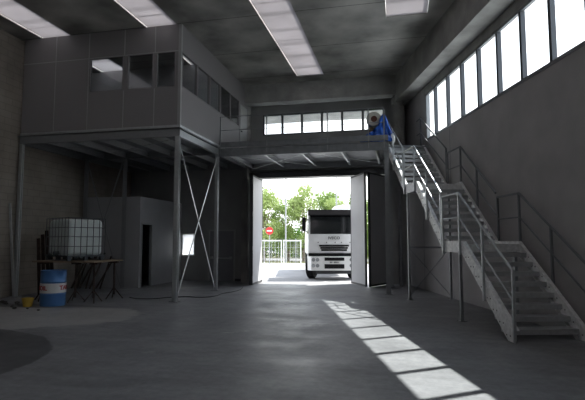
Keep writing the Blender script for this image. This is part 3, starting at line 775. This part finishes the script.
# welded-mesh gate panels
def fence_panel(x0, x1, y, h0, h1, parent_label):
    o = thing('fence_panel', ((x0+x1)/2, y, 0), parent_label, 'fence', 'pale fence panels across the yard')
    f = MB(); r = .035
    for x in (x0+r, x1-r): f.tube((x, y, 0.), (x, y, h1), r)
    f.tube((x0, y, h0), (x1, y, h0), r); f.tube((x0, y, h1), (x1, y, h1), r)
    build('frame', f, M['fencewhite'], o)
    m = MB(); n = int((x1-x0)/.2)
    for i in range(1, n): m.tube((x0+(x1-x0)*i/n, y, h0), (x0+(x1-x0)*i/n, y, h1), .006, 4)
    for z in (h0+.35, h0+.7, h0+1.05): m.tube((x0, y, z), (x1, y, z), .006, 4)
    build('infill_mesh', m, M['fencewhite'], o)
for (a, b, lb) in ((-10.0, -8.5, 'pale tubular fence panel mostly hidden by the left door leaf'), (-8.44, -7.12, 'pale tubular fence panel standing below the red road sign'), (-7.04, -5.9, 'pale tubular fence panel nearest the white truck')):
    fence_panel(a, b, 28.9, .14, 1.6, lb)
bf = thing('mesh_fence', (-6, 31.5, 0), 'long grey wire fence on the verge in front of the trees', 'fence')
for i in range(15):
    x = -20+i*2.2; build('fence_post', MB().tube((x, 31.5, 0), (x, 31.5, 1.75), .03), M['galvdull'], bf)
m = MB()
for i in range(154): x = -20+i*.2; m.tube((x, 31.5, .05), (x, 31.5, 1.7), .005, 3)
for z in (.1, .5, .9, 1.3, 1.7): m.tube((-20, 31.5, z), (10.8, 31.5, z), .006, 3)
build('wire_mesh', m, M['galvdull'], bf)
# no entry sign
sg = thing('road_sign', (-8.22, 30, 0), 'round red no entry sign with a white bar on a thin post', 'sign')
build('post', MB().tube((-8.22, 30.04, 0), (-8.22, 30.04, 2.5), .03), M['galvdull'], sg)
sf = build('sign_disc', MB().tube((-8.22, 29.98, 2.24), (-8.22, 30.0, 2.24), .25, 28), M['signred'], sg)
build('white_bar', MB().box(-8.39, -8.05, 29.97, 29.985, 2.2, 2.28), M['white'], sf)
# lamp posts
for (x, y, h, lb) in ((-7.85, 33.0, 8.5, 'tall thin pale lamp post rising above the left trees'), (-4.25, 33.0, 8.2, 'tall thin grey lamp post rising behind the truck')):
    o = thing('lamp_post', (x, y, 0), lb, 'lamp post', 'lamp posts along the road')
    build('pole', MB().tube((x, y, 0), (x, y, h), .06, 10, .04), M['pole'], o)
    build('arm', MB().tube((x, y, h), (x, y+1.0, h+.3), .03), M['fencewhite'], o)
    build('lamp_head', MB().box(x-.1, x+.1, y+.9, y+1.4, h+.26, h+.36), M['darkplastic'], o)

# trees
def tree(x, y, h, rad, m, label, n=5200, low=.7):
    o = thing('tree', (x, y, 0), label, 'tree', 'trees beyond the verge')
    t = MB(); t.tube((x, y, 0), (x+.1, y, h*.45), .11, 8, .08)
    tips = []
    for k in range(7):
        a = k*2.4; p = Vector((x+.1, y, h*(.3+.05*k)*.8)); q = Vector((x+rad*.6*math.cos(a), y+rad*.6*math.sin(a), h*(.55+.05*k)))
        t.tube(p, q, .05, 6, .015); tips.append(q)
    build('trunk', t, M['bark'], o)
    cl = []
    for k in range(16):
        a = random.uniform(0, 2*PI); rr = rad*math.sqrt(random.random())*.85; z = random.uniform(low, h-.5)
        f_ = 1-.55*abs((z-h*.5)/(h*.5))**2
        cl.append((Vector((x+rr*f_*math.cos(a), y+rr*f_*math.sin(a), z)), random.uniform(.5, .95)))
    vs, fs = [], []
    for i in range(n):
        c, r = random.choice(cl)
        d = Vector([random.gauss(0, 1) for _ in range(3)]).normalized()*r*random.random()**.4; d.z *= .8
        p = c+d
        if p.z < .3: continue
        s = random.uniform(.06, .11)
        u = Vector([random.gauss(0, 1) for _ in range(3)]).normalized(); w_ = u.orthogonal().normalized()
        b0 = len(vs); vs += [p-u*s, p+w_*s*.55, p+u*s, p-w_*s*.55]; fs.append((b0, b0+1, b0+2, b0+3))
    mb = MB(); mb.faces(vs, fs); build('foliage', mb, m, o)
tr_ = [(-14.5, 35.5, 5.8, 1.7, 'B', 'leafy tree furthest left behind the wire fence'), (-11.6, 36.0, 5.2, 1.6, 'A', 'tree behind the left door leaf'),
       (-10.0, 35.0, 5.6, 1.35, 'B', 'yellow-green tree left of the red road sign'), (-8.6, 37.0, 5.2, 1.5, 'A', 'mid green tree behind the red road sign'),
       (-7.1, 35.6, 5.9, 1.5, 'B', 'tallest bright tree right of the pale lamp post'), (-5.6, 36.6, 5.5, 1.4, 'A', 'mid green tree left of the truck mirror'),
       (-4.2, 35.4, 4.9, 1.4, 'B', 'bright tree showing above the truck roof'), (-2.6, 36.4, 5.1, 1.5, 'A', 'tree behind the right side of the truck'),
       (-.6, 35.6, 5.4, 1.6, 'B', 'tree seen beside the right door leaf'), (2.0, 36.2, 5.5, 1.8, 'A', 'tree furthest right along the road')]
for (x, y, h, r, k, lb) in tr_: tree(x, y, h, r, M['leaf'+k], lb)
# dark hedge row filling in behind
for i, (x, lb) in enumerate(((-15, 'low hedge clump at the far left beyond the road'), (-11, 'low hedge clump left of the sign beyond the road'), (-7.2, 'low hedge clump below the bright trees beyond the road'), (-3.4, 'low hedge clump hidden behind the truck'), (.5, 'low hedge clump beyond the right door leaf'))):
    o = thing('hedge', (x, 43.5, 0), lb, 'hedge', 'hedge clumps beyond the road')
    vs, fs = [], []
    for q in range(4200):
        p = Vector((x+random.uniform(-2.1, 2.1), 43.5+random.gauss(0, .5), abs(random.gauss(1.3, .9))+.1))
        s = random.uniform(.07, .13); u = Vector([random.gauss(0, 1) for _ in range(3)]).normalized(); w_ = u.orthogonal().normalized()
        b0 = len(vs); vs += [p-u*s, p+w_*s*.6, p+u*s, p-w_*s*.6]; fs.append((b0, b0+1, b0+2, b0+3))
    mb = MB(); mb.faces(vs, fs); build('foliage', mb, M['leafC'], o)
    t = MB()
    for k in range(5): t.tube((x-1.6+.8*k, 43.5, 0), (x-1.5+.8*k, 43.5, 1.6), .03, 5)
    build('stem', t, M['bark'], o)

# ------------------------------------------------------------------ truck
TA = R(12.58); TC = Vector((-2.68, 19.92, 0))
def TX(p):
    q = p[0]*.88
    return TC+Vector((math.cos(TA)*q-math.sin(TA)*p[1], math.sin(TA)*q+math.cos(TA)*p[1], p[2]))
tk = thing('truck', TC, 'white heavy truck with black visor parked facing the open door', 'truck')
def part(name, mb, m, parent=None, **k): return build(name, mb, m, parent or tk, **k)
W = 1.2
# cab shell as a hollow body: side walls, roof, back, front skin
prof = [(0.02, .98), (0.0, 1.5), (.03, 1.88), (.16, 2.68), (.35, 2.88), (1.95, 2.95), (2.0, 1.0)]
sh = MB(TX)
for sx in (-W, W-.05): sh.prism([(p[0], p[1]) for p in prof], 'x', sx, sx+.05)
sh.prism([(.3, 2.84), (.35, 2.9), (1.95, 2.96), (1.95, 2.9)], 'x', -W, W)
sh.box(-W, W, 1.95, 2.0, 1.0, 2.95); sh.box(-W, W, .05, 2.0, .98, 1.05)
cab = part('cab', sh, M['truckwhite'])
part('front_panel', MB(TX).prism([(0.0, 1.1), (-.03, 1.5), (.02, 1.9), (.1, 1.9), (.1, 1.1)], 'x', -W+.02, W-.02), M['truckwhite'], bevel=.015)
part('windscreen', MB(TX).prism([(.03, 1.9), (.155, 2.68), (.175, 2.68), (.05, 1.9)], 'x', -W+.07, W-.07), M['windscreen'])
for a_, b_2 in ((-W-.003, -W+.08), (W-.08, W+.003)): part('windscreen_pillar', MB(TX).prism([(.015, 1.88), (.15, 2.7), (.25, 2.7), (.12, 1.88)], 'x', a_, b_2), M['truckwhite'])
part('sun_visor', MB(TX).prism([(.0, 2.66), (-.06, 2.70), (.12, 2.92), (.35, 2.94), (.2, 2.68)], 'x', -W-.01, W+.01), M['visor'])
part('roof_deflector', MB(TX).prism([(-.05, 2.93), (.15, 3.12), (.55, 3.2), (.95, 3.1), (1.1, 2.93)], 'y', .9, 1.5), M['truckwhite'])
wp = MB(TX); wp.tube((-.6, .01, 1.95), (-.05, .0, 2.02), .012, 5); wp.tube((.15, .01, 1.95), (.75, .0, 2.02), .012, 5)
part('wiper', wp, M['black'])
part('side_window', MB(TX).box(-W-.004, -W+.002, .35, 1.25, 1.9, 2.55), M['windscreen'])
part('side_window', MB(TX).box(W-.002, W+.004, .35, 1.25, 1.9, 2.55), M['windscreen'])
gl = MB(TX)
for k, (z, hw) in enumerate(((1.42, .70), (1.325, .65), (1.23, .60))): gl.box(-hw, hw, -.055, -.005, z-.03, z+.03)
g_ = part('grille', gl, M['black'])
gs = MB(TX)
for z, hw in ((1.375, .68), (1.28, .63)): gs.box(-hw, hw, -.06, -.02, z-.01, z+.01)
part('grille_bar', gs, M['chrome'], g_)
for i, x in enumerate((-.75, -.35, 0.05, .35, .75)):
    part('badge_dot', MB(TX).tube((x, -.04, 1.55), (x, -.02, 1.55), .022, 10), M['darkplastic'])
tm4 = Matrix.Rotation(TA, 4, 'Z') @ Matrix.Translation((0, -.035, 1.73)) @ Matrix.Rotation(PI/2-.04, 4, 'X')
text_part('lettering', 'IVECO', .155, M['darkplastic'], tk, tm4, .006, sx=1.12, offset=.002)
part('dark_band', MB(TX).box(-W-.01, W+.01, -.05, .1, .98, 1.1), M['black'])
bpm = MB(TX)
bpm.prism([(-W-.03, .1), (-W+.12, -.14), (-.9, -.16), (.9, -.16), (W-.12, -.14), (W+.03, .1), (W+.03, .8), (W-.05, .8), (W-.05, .15), (-W+.05, .15), (-W+.05, .8), (-W-.03, .8)], 'z', .40, .98)
bump = part('bumper', bpm, M['truckwhite'])
for z0, z1 in ((.80, .93), (.48, .66)): part('air_intake', MB(TX).box(-.46, .46, -.175, -.1, z0, z1), M['black'], bump)
pl_ = part('number_plate', MB(TX).box(-.26, .26, -.178, -.16, .68, .79), M['white'], bump)
for k in range(7):
    if k != 2: part('plate_character', MB(TX).box(-.2+k*.058, -.165+k*.058, -.182, -.178, .705, .765), M['darkplastic'], pl_)
for sx in (-1, 1):
    for (dx, z) in ((.0, .84), (.19, .84), (.0, .6), (.19, .6)):
        x = sx*(.98-dx+.0)
        l_ = part('headlamp', MB(TX).tube((x, -.175, z), (x, -.1, z), .075, 16), M['lamp'], bump)
part('bumper_skirt', MB(TX).box(-.85, .85, -.08, .0, .26, .40), M['darkplastic'])
part('cab_step', MB(TX).box(-W, -W+.15, .35, .9, .35, .98), M['darkplastic']); part('cab_step', MB(TX).box(W-.15, W, .35, .9, .35, .98), M['darkplastic'])
def wheel(x, y, w=.3, steer=0.):
    def WX(p):
        a, b = p[0]-x, p[1]-y
        return TX((x+a*math.cos(steer)-b*math.sin(steer), y+a*math.sin(steer)+b*math.cos(steer), p[2]))
    t_ = part('tyre', MB(WX).lathe([(.30, -w/2), (.46, -w/2), (.5, -w/2+.04), (.5, w/2-.04), (.46, w/2), (.30, w/2)], (x, y, .5), 28, 'x'), M['black'], smooth=True)
    build('rim', MB(WX).lathe([(.3, -w/2+.02), (.3, w/2-.02), (.1, w/2-.1), (.08, -w/2+.1)], (x, y, .5), 20, 'x'), M['chrome'], t_, smooth=True)
for x in (-1.0, 1.0):
    wheel(x, 1.0, .34, R(-22))
    for yy in (5.2, 6.5): wheel(x, yy)
    part('wheel_arch', MB(TX).prism([(.55, .6), (.75, 1.0), (1.55, 1.0), (1.8, .6), (1.9, .6), (1.65, 1.08), (.65, 1.08), (.45, .6)], 'x', x-.2, x+.2), M['darkplastic'])
ch = MB(TX)
for x in (-.42, .36): ch.box(x, x+.06, .4, 7.2, .62, .9)
for y in (.6, 2.4, 4.0, 5.2, 6.5, 7.1): ch.box(-.4, .4, y, y+.1, .65, .85)
ch.tube((-1, 1.15, .5), (1, 1.15, .5), .06); ch.tube((-1, 5.2, .5), (1, 5.2, .5), .07); ch.tube((-1, 6.5, .5), (1, 6.5, .5), .07)
part('chassis', ch, M['black'])
part('cargo_body', MB(TX).box(-1.15, 1.15, 2.3, 7.4, .95, 2.6), M['truckwhite'], bevel=.03)
def mirror(sx):
    a = MB(TX); a.tube((sx*W, .15, 2.5), (sx*(W+.2), .0, 2.5), .018, 6); a.tube((sx*W, .15, 1.95), (sx*(W+.2), .0, 2.05), .018, 6)
    o = part('mirror_arm', a, M['black'])
    part('mirror_head', MB(TX).box(sx*(W+.22)-.09, sx*(W+.22)+.09, -.07, .07, 2.02, 2.6), M['black'], o, bevel=.03)
mirror(-1); mirror(1)
for x in (-.5, .5):
    part('seat', MB(TX).box(x-.22, x+.22, .9, 1.4, 1.4, 1.55).box(x-.22, x+.22, 1.3, 1.45, 1.5, 2.2), M['seat'])

# ------------------------------------------------------------------ light
wd = bpy.data.worlds.new('sky'); SC.world = wd; wd.use_nodes = True
nt = wd.node_tree; nt.nodes.clear(); N, L = nt.nodes, nt.links
bg = N.new('ShaderNodeBackground'); ow = N.new('ShaderNodeOutputWorld')
tc = N.new('ShaderNodeTexCoord'); sp = N.new('ShaderNodeSeparateXYZ'); L.new(tc.outputs['Generated'], sp.inputs[0])
cr = N.new('ShaderNodeValToRGB'); e = cr.color_ramp.elements
e[0].position = .0; e[0].color = (.95, .97, 1., 1); e[1].position = .9; e[1].color = (.62, .76, 1., 1)
L.new(sp.outputs['Z'], cr.inputs['Fac'])
nz = N.new('ShaderNodeTexNoise'); nz.inputs['Scale'].default_value = 2.4; nz.inputs['Detail'].default_value = 6
mp = N.new('ShaderNodeMapping'); mp.inputs['Scale'].default_value = (1, 1, 3); L.new(tc.outputs['Generated'], mp.inputs[0]); L.new(mp.outputs[0], nz.inputs['Vector'])
c2 = N.new('ShaderNodeValToRGB'); c2.color_ramp.elements[0].position = .42; c2.color_ramp.elements[1].position = .62
L.new(nz.outputs['Fac'], c2.inputs['Fac'])
mx = N.new('ShaderNodeMix'); mx.data_type = 'RGBA'; L.new(c2.outputs['Color'], mx.inputs[0]); L.new(cr.outputs['Color'], mx.inputs[6]); mx.inputs[7].default_value = (1, 1, 1, 1)
L.new(mx.outputs[2], bg.inputs['Color']); bg.inputs['Strength'].default_value = 1.65
L.new(bg.outputs[0], ow.inputs['Surface'])
sun = bpy.data.lights.new('sun', 'SUN'); sun.energy = 5.6; sun.angle = R(.55); sun.color = (1., .965, .91)
so_ = bpy.data.objects.new('sun', sun); COL.objects.link(so_)
h = SN*.592+SD*.22; toward = Vector((h.x, h.y, 1)).normalized()
so_.rotation_euler = toward.to_track_quat('Z', 'Y').to_euler(); so_.location = toward*40

# ------------------------------------------------------------------ camera
f = 480.; pitch = math.atan(40/f); yaw = math.atan((400-292.5)/f*math.cos(pitch))
cam = bpy.data.cameras.new('camera'); co = bpy.data.objects.new('camera', cam); COL.objects.link(co)
cam.sensor_fit = 'HORIZONTAL'; cam.sensor_width = 36.; cam.lens = f/585*36.
cam.clip_start = .05; cam.clip_end = 300
co.location = (0, 0, 1.65); co.rotation_euler = (PI/2+pitch, 0, yaw)
SC.camera = co

SC.view_settings.view_transform = 'Standard'; SC.view_settings.look = 'None'
SC.view_settings.exposure = 1.15; SC.view_settings.gamma = 1.; SC.view_settings.use_curve_mapping = False
SC.cycles.max_bounces = 10; SC.cycles.diffuse_bounces = 6; SC.cycles.glossy_bounces = 3; SC.cycles.transmission_bounces = 6; SC.cycles.transparent_max_bounces = 12
SC.cycles.use_denoising = True
SC.cycles.sample_clamp_indirect = 6.
SC.cycles.caustics_reflective = False; SC.cycles.caustics_refractive = False
